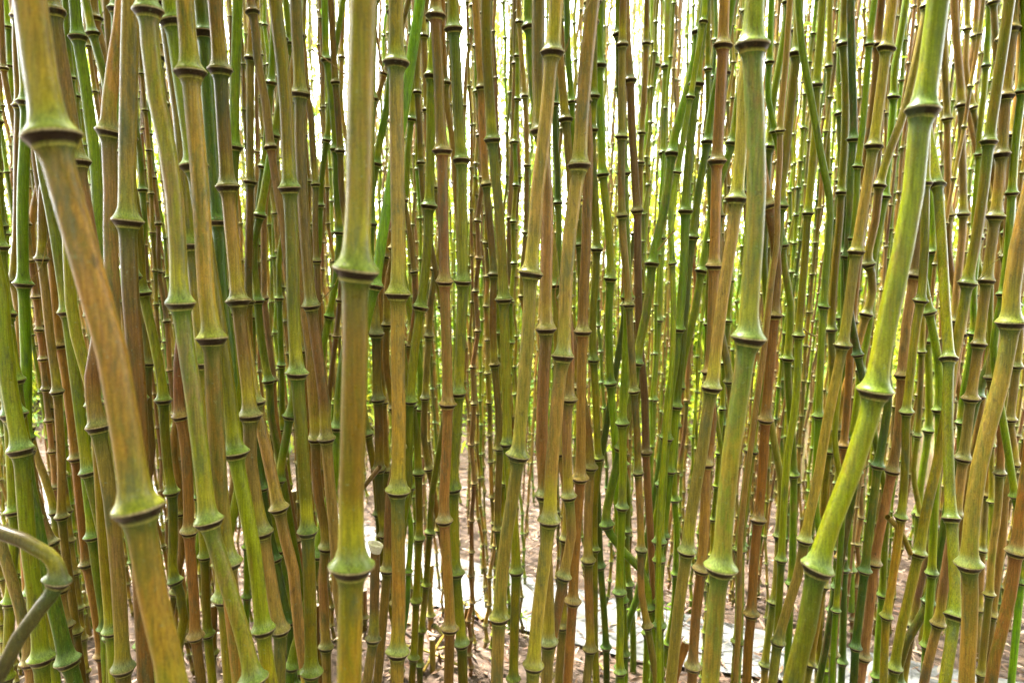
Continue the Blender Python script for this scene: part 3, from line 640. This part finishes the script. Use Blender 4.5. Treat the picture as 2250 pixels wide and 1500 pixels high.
# ------------------------------------------------------------------ labels
def screen_x(c, yy=750):
    pr = [proj(p) for p in c['P']]; pr.sort(key=lambda q: q[1])
    return float(np.interp(yy, [q[1] for q in pr], [q[0] for q in pr]))
def size(w): return 'broad' if w >= 34 else 'medium' if w >= 21 else 'slim' if w >= 14 else 'thin' if w >= 9 else 'very thin'
ordn = ['first', 'second', 'third', 'fourth', 'fifth', 'sixth', 'seventh', 'eighth', 'ninth', 'tenth', 'eleventh', 'twelfth', 'thirteenth']
for c in allc: c['sx'] = screen_x(c)
marks = sorted([c for c in allc if c['mark']], key=lambda c: c['sx'])
buckets = {}
for c in allc:
    if c['label']: continue
    lm = [m for m in marks if m['sx'] <= c['sx']]
    m = lm[-1] if lm else None
    cls = size(c['w'])+' '+c['kind']
    buckets.setdefault((id(m), cls), []).append((c, m))
for (mid, cls), L in buckets.items():
    m = L[0][1]
    L.sort(key=lambda q: q[0]['sx'], reverse=(m is None))
    for k, (c, _) in enumerate(L):
        ref = m['mark'] if m else 'blurred brown diagonal cane'
        side = 'right' if m else 'left'
        if len(L) == 1: c['label'] = f'only {cls} cane close on the {side} of the {ref}'
        else: c['label'] = f'{ordn[min(k, 12)]} {cls} cane to the {side} of the {ref}'

# ------------------------------------------------------------------ setting
def sheet(name, poly, z, mat, origin=(0, 0, 0)):
    me = bpy.data.meshes.new(name); me.from_pydata([(x, y, z) for x, y in poly], [], [list(range(len(poly)))]); me.materials.append(mat)
    o = link(name, me); o['kind'] = 'structure'; return o
gx = 160
xs = np.concatenate([np.linspace(-200, -8, 12)[:-1], np.linspace(-8, 8, gx), np.linspace(8, 200, 12)[1:]])
ys = np.concatenate([np.linspace(-60, -1, 6)[:-1], np.linspace(-1, 10, gx), np.linspace(10, 400, 14)[1:]])
X, Yg = np.meshgrid(xs, ys)
def pathmask(X, Y):
    n = np.interp(X, [p[0] for p in PATH_N], [p[1] for p in PATH_N]); f = np.interp(X, [p[0] for p in PATH_F], [p[1] for p in PATH_F])
    e = np.minimum(Y-n, f-Y); return np.clip(1-np.clip(e+0.25, 0, .25)/.25, 0, 1)
Z = 0.018*np.sin(X*5.1+Yg*2.3)*np.cos(Yg*4.3-X)+0.012*np.sin(X*13+1)*np.sin(Yg*11)
Z = (Z+0.012)*pathmask(X, Yg)-0.012
n0, n1 = X.shape
V = np.stack([X, Yg, Z], -1).reshape(-1, 3)
ii = (np.arange(n0-1)[:, None]*n1+np.arange(n1-1)[None, :]).ravel()
g = link('ground', mk_mesh('ground', V, np.stack([ii, ii+1, ii+n1+1, ii+n1], -1), M_SOIL)); g['kind'] = 'structure'
pth = sheet('path', [(p[0], p[1]) for p in PATH_N]+[(p[0], p[1]) for p in PATH_F[::-1]], 0.004, M_PATH)

# ------------------------------------------------------------------ canes into the scene
for c in allc:
    big = c['w'] >= 40; mid = c['w'] >= 16
    o = build_cane('bamboo_cane', c['P'], c['N'], c['r'], c['kind'], rng, sides=28 if big else 18 if mid else 12 if c['w'] > 9 else 9,
                   parts=c['w'] >= 13, flare=1.0 if c['w'] > 9 else 0.9)
    tag(o, c['label'], 'bamboo', 'bamboo canes of the thicket')

# a few thin dead side twigs leaving the rings
cand = [o for o in bpy.data.objects if o.get('category') == 'bamboo' and o.type == 'EMPTY']
for o, c in [(o, c) for c in canes if 13 < c['w'] < 26 for o in [next((q for q in cand if q['label'] == c['label']), None)] if o is not None][::5]:
    nodes_ = [p for p, n_ in zip(c['P'], c['N']) if n_ and 0 < proj(p)[1] < 1300]
    if not nodes_: continue
    p0 = nodes_[int(rng.integers(0, len(nodes_)))]; sx = rng.choice([-1, 1]); Lt = rng.uniform(.05, .16)
    r0 = c['r']*1.5
    Q = [p0+np.array((sx*r0*.8, -.2*r0, .002)), p0+np.array((sx*(r0+Lt*.25), -.01, Lt*.3)), p0+np.array((sx*(r0+Lt*.42), -.015, Lt*.7)), p0+np.array((sx*(r0+Lt*.5)+rng.normal(0, .01), -.02, Lt*1.1))]
    tw0 = build_cane('side_twig', Q[::-1], [False, False, True, False], 0.0011, str(rng.choice(['brown', 'green', 'olive'])), rng, sides=6, origin=tuple(o.location))
    tw0.parent = o; tw0.location = (0, 0, 0)

# far thicket behind: more than anyone could count
rear = []
for _ in range(330):
    x, y = rng.uniform(-4.5, 4.5), -rng.uniform(0.7, 3.5)
    if _ > 150: x = rng.choice([-1, 1])*rng.uniform(1.6, 4.5); y = rng.uniform(-0.8, 1.2)
    if abs(x) < 0.78*y*1.05+0.35: continue
    z = -0.02; P = [np.array((x, y, z))]; N = [False]; ln_ = rng.normal(0, .05)
    z = .05
    while z < 4.3: x += ln_*.2; P.append(np.array((x+rng.normal(0, .006), y, z))); N.append(True); z += rng.uniform(.13, .22)
    rear.append(dict(P=P[::-1], N=N[::-1], r=rng.uniform(.010, .014), kind=str(kind_for(0))))
def mass(cs, name, label):
  Va, Fa, Ca, Cb, off = [], [], [], [], 0
  for c in cs:
    o = build_cane('tmp', c['P'], c['N'], c['r'], c['kind'], rng, sides=7, flare=0.9, origin=(0, 0, 0))
    me = o.data; v = np.zeros(len(me.vertices)*3, np.float32); me.vertices.foreach_get('co', v)
    l = np.zeros(len(me.loops), np.int32); me.loops.foreach_get('vertex_index', l)
    a = np.zeros(len(me.vertices)*4, np.float32); me.attributes['col_a'].data.foreach_get('color', a)
    b = np.zeros(len(me.vertices)*4, np.float32); me.attributes['col_b'].data.foreach_get('color', b)
    Va.append(v.reshape(-1, 3)); Fa.append(l.reshape(-1, 4)+off); off += len(me.vertices)
    Ca.append(a.reshape(-1, 4)[:, :3]); Cb.append(b.reshape(-1, 4)[:, :3])
    bpy.data.objects.remove(o); bpy.data.meshes.remove(me)
  o = link(name, mk_mesh(name, np.vstack(Va), np.vstack(Fa), M_CANE, True, np.vstack(Ca), np.vstack(Cb)))
  tag(o, label, 'bamboo', None, 'stuff')
mass(far, 'distant_bamboo', 'mass of far thin bamboo canes closing the view behind the thicket')
mass(rear, 'surrounding_bamboo', 'bamboo of the same thicket standing around and behind the viewpoint')

# ------------------------------------------------------------------ leaves: blades with a folded midrib
def blades(n, pos, length, width, dirs, droop, col, name, mat):
    """pos (n,3), length (n,), dirs (n,3) unit"""
    up = np.array((0, 0, 1.0)); side = np.cross(dirs, up+0.3*rng.normal(size=(n, 3))); side /= np.linalg.norm(side, axis=1)[:, None]+1e-9
    nrm = np.cross(side, dirs)
    V = np.zeros((n, 9, 3)); ts = (0.0, 0.35, 1.0)
    L = length[:, None]; W = width[:, None]; dr = droop[:, None]
    def pt(t): return pos+dirs*L*t+np.array((0, 0, -1.0))*L*dr*t*t
    b0, b1, b2, b3 = pt(0), pt(.3), pt(.65), pt(1.0)
    V[:, 0] = b0; V[:, 1] = b1+side*W*.5+nrm*W*.15; V[:, 2] = b1; V[:, 3] = b1-side*W*.5+nrm*W*.15
    V[:, 4] = b2+side*W*.38+nrm*W*.12; V[:, 5] = b2; V[:, 6] = b2-side*W*.38+nrm*W*.12; V[:, 7] = b3; V[:, 8] = b0
    q = np.array([[0, 2, 1, 8], [0, 3, 2, 8], [1, 2, 5, 4], [2, 3, 6, 5], [4, 5, 7, 7], [5, 6, 7, 7]])
    tri = np.array([[0, 2, 1], [0, 3, 2], [1, 2, 5], [1, 5, 4], [2, 3, 6], [2, 6, 5], [4, 5, 7], [5, 6, 7]])
    Fc = (tri[None]+np.arange(n)[:, None, None]*9).reshape(-1, 3)
    return mk_mesh(name, V.reshape(-1, 3), Fc, mat, False, np.repeat(col, 9, 0))
def rand_dirs(n, flat=0.5):
    d = rng.normal(size=(n, 3)); d[:, 2] *= flat; return d/np.linalg.norm(d, axis=1)[:, None]
def leaf_cols(n, base, jit=0.25):
    base = np.asarray(base); c = base[rng.integers(0, len(base), n)]*(1+rng.normal(0, jit, (n, 1))); return np.clip(c, 0.01, .9)
GR = [(0.26, 0.42, 0.02), (0.40, 0.48, 0.02), (0.15, 0.32, 0.05), (0.50, 0.48, 0.03)]
# leafy mass behind the canes, clumped, thinner towards the top
def clumps(n_c, per, xr, yr, zf, r, cols, name, label, cat, ln=(0.06, 0.13), spread=True):
    pos = []; tone = []
    for _ in range(n_c):
        cpos = np.array((rng.uniform(*xr), rng.uniform(*yr), 0)); cpos[0] *= cpos[1]/yr[0] if spread else 1; cpos[2] = zf()
        m = int(per*rng.uniform(.5, 1.5)); pos.append(cpos+rng.normal(size=(m, 3))*r*rng.uniform(.5, 1.2)); tone.append(np.full(m, rng.integers(0, len(cols))))
    pos = np.vstack(pos); tone = np.concatenate(tone); ok = pos[:, 2] > 0.02; pos = pos[ok]; tone = tone[ok]; n = len(pos)
    col = np.clip(np.asarray(cols)[tone]*(1+rng.normal(0, .18, (n, 1))), .01, .9)
    me = blades(n, pos, rng.uniform(*ln, n), rng.uniform(*ln, n)*.17, rand_dirs(n, .5), rng.uniform(.1, .7, n), col, name, M_LEAF)
    o = link(name, me); tag(o, label, cat, None, 'stuff'); return o
clumps(1500, 75, (-8.5, 8.5), (7.6, 11.0), lambda: abs(rng.normal(0, 2.3)), 0.34, GR, 'background_foliage', 'bright yellow-green leafy undergrowth behind the whole thicket', 'foliage', (0.14, 0.28))
clumps(260, 26, (-5.0, 5.0), (5.2, 8.0), lambda: rng.uniform(0.3, 4.6), 0.24, GR, 'bamboo_leaves', 'loose bright green bamboo leaves hanging among the far canes', 'foliage', (0.09, 0.16))
clumps(240, 60, (-4.5, 4.5), (5.4, 7.8), lambda: abs(rng.normal(0, .35)), 0.22, GR, 'ground_cover', 'low bright green leafy growth on the ground beyond the pale path', 'undergrowth', (0.08, 0.16))
clumps(650, 60, (-6, 6), (-4.5, -2.4), lambda: rng.uniform(0.1, 4.6), 0.34, GR, 'added_rear_foliage', 'added leafy wall behind the viewpoint, unseen, darkening the near sides of the canes', 'foliage', (0.12, 0.22), False)  # out of view, added to cut frontal light on the canes
clumps(520, 60, (-3.6, 3.6), (-2.4, 1.2), lambda: rng.uniform(2.9, 3.7), 0.26, GR, 'added_low_canopy', 'added unseen leaves over the viewpoint, shading the nearest canes', 'foliage', (0.12, 0.2), False)  # extra leaves out of view, added to darken the nearest canes
clumps(380, 60, (-5, 5), (-3.5, 4.3), lambda: rng.uniform(4.1, 5.2), 0.34, GR, 'leaf_canopy', 'leafy roof of the bamboo thicket above the picture', 'foliage', (0.12, 0.2), False)


# dry litter
n = 30000
yy = 1.6+rng.power(1.3, n)*6.5; px = rng.uniform(-300, 2550, n); xx = (px-1125)/F*yy
nn_ = np.interp(xx, [p[0] for p in PATH_N], [p[1] for p in PATH_N]); ff_ = np.interp(xx, [p[0] for p in PATH_F], [p[1] for p in PATH_F])
onp = (yy > nn_-0.02+0.05*rng.normal(size=n)) & (yy < ff_+0.05*rng.normal(size=n))
keep = ~onp | (rng.random(n) < 0.5)
xx, yy, n = xx[keep], yy[keep], int(keep.sum())
pos = np.stack([xx, yy, rng.uniform(.004, .035, n)], 1)
d = rand_dirs(n, .16)
me = blades(n, pos, rng.uniform(.03, .10, n), rng.uniform(.006, .014, n), d, rng.uniform(-.1, .15, n),
            leaf_cols(n, [(.19, .115, .07), (.12, .065, .038), (.29, .21, .145), (.06, .032, .018), (.17, .09, .055)], .2), 'leaf_litter', M_LITTER)
o = link('leaf_litter', me); tag(o, 'dry pinkish-tan bamboo leaves littering the ground between the canes', 'leaf litter', None, 'stuff')

# dried grass standing behind on the right
n = 1500
px = rng.uniform(1700, 2400, n); yy = rng.uniform(4.4, 5.6, n); pos = np.stack([(px-1125)/F*yy, yy, np.zeros(n)], 1)
d = rand_dirs(n, 1)*0.18+np.array((0, 0, 1.0)); d /= np.linalg.norm(d, axis=1)[:, None]
me = blades(n, pos, rng.uniform(.3, 1.0, n), rng.uniform(.006, .012, n), d, rng.uniform(.0, .5, n), leaf_cols(n, [(.55, .45, .32), (.44, .33, .22), (.32, .34, .12)], .15), 'dry_grass', M_LITTER)
o = link('dry_grass', me); tag(o, 'pale dried grass and stalks standing behind the canes on the right', 'grass', None, 'stuff')

# ------------------------------------------------------------------ stumps: cut canes with a pale cut face
ST = """
825,1195 823,1300 820,1403* 806,1500|22|b|tallest cut stump with a pale oval top, beside the thick olive cane
123,1172 126,1230|13|b|pale-topped stump next to the white gap low on the left
92,1188 96,1240|9|b|little stump just left of the stump in the white gap
398,1250 403,1290 411,1322* 420,1400|13|b|leaning pinkish stump between two orange-brown canes
470,1327 468,1400 467,1433* 465,1500|17|b|stump with a round white top low beside the grey-mottled cane
725,1272 724,1330|12|t|squat tan stump right behind the slanting bright green cane
697,1328 696,1400|12|b|narrow stump below the squat tan stump
800,1295 798,1370|13|b|white-topped stump at the foot of the tallest cut stump
948,1240 944,1290|13|t|tilted stump above the litter beside the olive-ringed canes
950,1402 943,1450|14|t|low stump cut flat in the bare litter
1040,1252 1036,1320|9|r|thin dark stump with a white top behind the arching canes
1027,1333 1022,1370|10|t|short bleached stump among fallen leaves
647,1077 648,1150|13|b|far stump in the white gap left of the thick olive cane
648,1173 650,1230|11|b|lower of two far stumps left of the thick olive cane
232,1418 236,1480|15|r|stump behind the broad blurred cane, bottom left
180,1300 184,1330* 190,1370|13|t|pink-tan stump behind the low brown cane on the left
1510,1407 1493,1450 1478,1500|20|o|split orange stump leaning beside the slanting tan cane
"""
for ln in ST.strip().splitlines():
    f = ln.split('|'); w_ = float(f[1]); pts = [(float(a.rstrip('*').split(',')[0]), float(a.rstrip('*').split(',')[1]), a.endswith('*')) for a in f[0].split()]
    D = 0.026 if w_ > 16 else 0.024; Y = F*D/w_*rng.uniform(.93, 1.0)
    if w_ < 12: Y *= 0.9
    P = [at(x, y, Y) for x, y, _ in pts]; N = [q[2] for q in pts]
    if P[0][2] < 0.05:
        Y *= 0.8; P = [at(x, y, Y) for x, y, _ in pts]
    r_ = w_*Y/F/2
    P2 = [p for p in P if p[2] > 0.05] or [P[0]]; N2 = N[:len(P2)]
    z = P2[-1][2]-0.12
    if len(P2) == 1: N2 = [False]
    while z > 0.05: P2.append(np.array((P2[-1][0]+rng.normal(0, .003), Y, z))); N2.append(True); z -= 0.12
    P2.append(np.array((P2[-1][0], Y, -0.02))); N2.append(False)
    o = build_cane('bamboo_stump', P2, N2, r_, K[f[2]], rng, sides=16)
    tag(o, f[3], 'stump', 'cut bamboo stumps')
    T = (P2[0]-P2[1]); T /= np.linalg.norm(T); a = np.cross(T, (0, 1, 0)); a /= np.linalg.norm(a); b = np.cross(T, a)
    org = np.array(o.location); top = P2[0]; th = np.linspace(0, 2*math.pi, 16, endpoint=False); sl = rng.uniform(-.35, .35)
    V = []
    fz = 1.55 if w_ == 22 else 1.0; r_ *= fz
    for rr, hh in ((1.04/fz, -1.1 if fz > 1 else -.25), (1.05, .05), (.98, .10), (.55, .10), (.50, -.2)):
        for t in th: V.append(top+(a*math.cos(t)+b*math.sin(t))*rr*r_+T*r_*(hh+sl*math.cos(t)*rr))
    V.append(top-T*r_*.2); V = np.array(V)-org
    Fq = [[k*16+j, k*16+(j+1) % 16, (k+1)*16+(j+1) % 16, (k+1)*16+j] for k in range(4) for j in range(16)]
    Ft = [t for q in Fq for t in ((q[0], q[1], q[2]), (q[0], q[2], q[3]))]+[(64+j, 64+(j+1) % 16, 80) for j in range(16)]
    link('cut_face', mk_mesh('cut_face', V, Ft, M_CUT, False), o)

# ------------------------------------------------------------------ bent dead cane at the left edge, fallen sticks, twigs, seedling
Yb = 0.82
bp = [(-60, 1150), (0, 1168), (45, 1184), (92, 1208), (122, 1240), (125, 1274), (108, 1312), (70, 1352), (35, 1412), (-5, 1490), (-60, 1590)]
P = [at(x, y, Yb+0.0002*abs(x-60)) for x, y in bp]; N = [False]*11; N[5] = True
o = build_cane('broken_cane', P, N, 0.0088, 'grey-brown', rng, sides=20, parts=True)
tag(o, 'dead grey-brown cane snapped over at a sharp elbow, low on the left edge', 'bamboo')

sticks = [((945, 1385), (978, 1412), 11), ((930, 1490), (985, 1395), 8), ((1300, 1455), (1335, 1498), 5), ((640, 1330), (700, 1395), 8), ((860, 1420), (1010, 1475), 7),
          ((370, 1330), (440, 1440), 8), ((1010, 1330), (1060, 1375), 8), ((840, 1340), (900, 1385), 6), ((960, 1440), (1040, 1420), 6)]
slab = ['pale thick fallen cane piece lying beside the low flat stump', 'brown fallen stick tilted up to the pale cane piece', 'thin white twig lying low by the path edge',
        'fallen stick behind the slanting bright green cane', 'long bleached stick lying right of the lichen-speckled cane', 'dark fallen stick left of the grey-mottled cane',
        'short bleached stick beside the short bleached stump', 'small tan stick behind the lichen-speckled cane', 'thin stick in litter under the rust-brown cane']
for (p, q, w_), lb in zip(sticks, slab):
    A = ground(*p); B = ground(*q); r_ = w_*A[1]/F/2*0.9
    A[2] = B[2] = r_+0.02; m = (A+B)/2; m[2] += .01
    m1 = A*.7+B*.3; m1[2] += .004
    o = build_cane('fallen_stick', [A, m1, m, B], [False, True, False, False], r_, 'tan', rng, sides=10)
    tag(o, lb, 'stick', 'fallen sticks on the litter')

tw = [([(685, 108), (712, 128), (760, 165)], 2.6, 1.3, 'r', 'thin dark twig crossing the bright gap left of the thick olive cane'),
      ([(826, 60), (832, 110), (843, 160)], 4, 1.6, 'r', 'thin curved dark twig right beside the thick olive cane near its top'),
      ([(1253, 84), (1245, 105), (1241, 115)], 3, 1.0, 't', 'short pale straw stuck upright beside the wide tan cane ring'),
      ([(1300, 0), (1290, 22), (1279, 38)], 4, 1.0, 't', 'pale straw caught across the top of the yellow-tan bowed cane'),
      ([(1480, 508), (1462, 530), (1445, 550)], 3, 1.1, 't', 'pale straw lodged over the green cane at mid height'),
      ([(1760, 720), (1790, 738), (1800, 735)], 4, 2.2, 't', 'pale horizontal twig near the yellow-green leaves on the right'),
      ([(1950, 1135), (1975, 1160), (2000, 1215)], 13, 1.75, 'v', 'olive branch bending down behind the brown and green canes lower right'),
      ([(835, 1025), (815, 1050), (797, 1072)], 11, 1.9, 'r', 'dark broken side branch beside the thick olive cane')]
for pts, w_, Y, k_, lb in tw:
    P = [at(x, y, Y+0.02*i) for i, (x, y) in enumerate(pts)]
    # continue it backwards to the cane it grew from or rests on
    o = build_cane('twig', P, [False]*len(P), w_*Y/F/2, K[k_], rng, sides=8); tag(o, lb, 'twig')

def sprig(px, py, Y, n, ln, label):
    root = at(px, py, Y); n_ = n
    d = rand_dirs(n_, .5); d[:, 2] += .25; d /= np.linalg.norm(d, axis=1)[:, None]
    st = build_cane('leafy_sprig', [root, root+np.array((.004, 0, -.03)), root+np.array((0, .01, -.08 if py < 1200 else -.10))], [False]*3, .0012, 'green', rng, sides=6)
    tag(st, label, 'leaves')
    org = np.array(st.location)
    me = blades(n_, root-org+rng.normal(size=(n_, 3))*.008, rng.uniform(ln*.7, ln, n_), np.full(n_, ln*.17), d, rng.uniform(.1, .5, n_), leaf_cols(n_, [(.30, .48, .03), (.2, .4, .03)], .1), 'leaf_blades', M_LEAF)
    link('leaf_blades', me, st)
sprig(1463, 1330, 2.5, 5, .07, 'bright green seedling sprouting over the pale path')
sprig(1390, 1340, 2.4, 4, .05, 'tiny green seedling at the foot of the chalk-scratched green cane')
sprig(1800, 60, 3.2, 14, .12, 'bright leafy sprig hanging high beside the slim canes near the top')
sprig(1615, 60, 3.0, 8, .10, 'leafy sprig left of the thick blue-green cane ring')
sprig(1615, 150, 3.0, 10, .10, 'lower leafy sprig just left of the thick blue-green cane')
sprig(717, 20, 2.6, 3, .08, 'yellow-green leaf sprig left of the thick olive cane top')
sprig(1960, 130, 3.0, 9, .09, 'fine leafy sprig left of the biggest slanting cane near the top')
sprig(2165, 60, 3.0, 9, .10, 'yellowish leafy sprig high in the right corner')
sprig(1155, 1355, 2.6, 4, .05, 'tiny green sprout in litter right of the wide tan cane')
print('canes', len(allc), 'traced', len(canes), 'fills', len(fills), 'far', len(far), 'pairs dup labels', len(allc)-len({c['label'] for c in allc}))
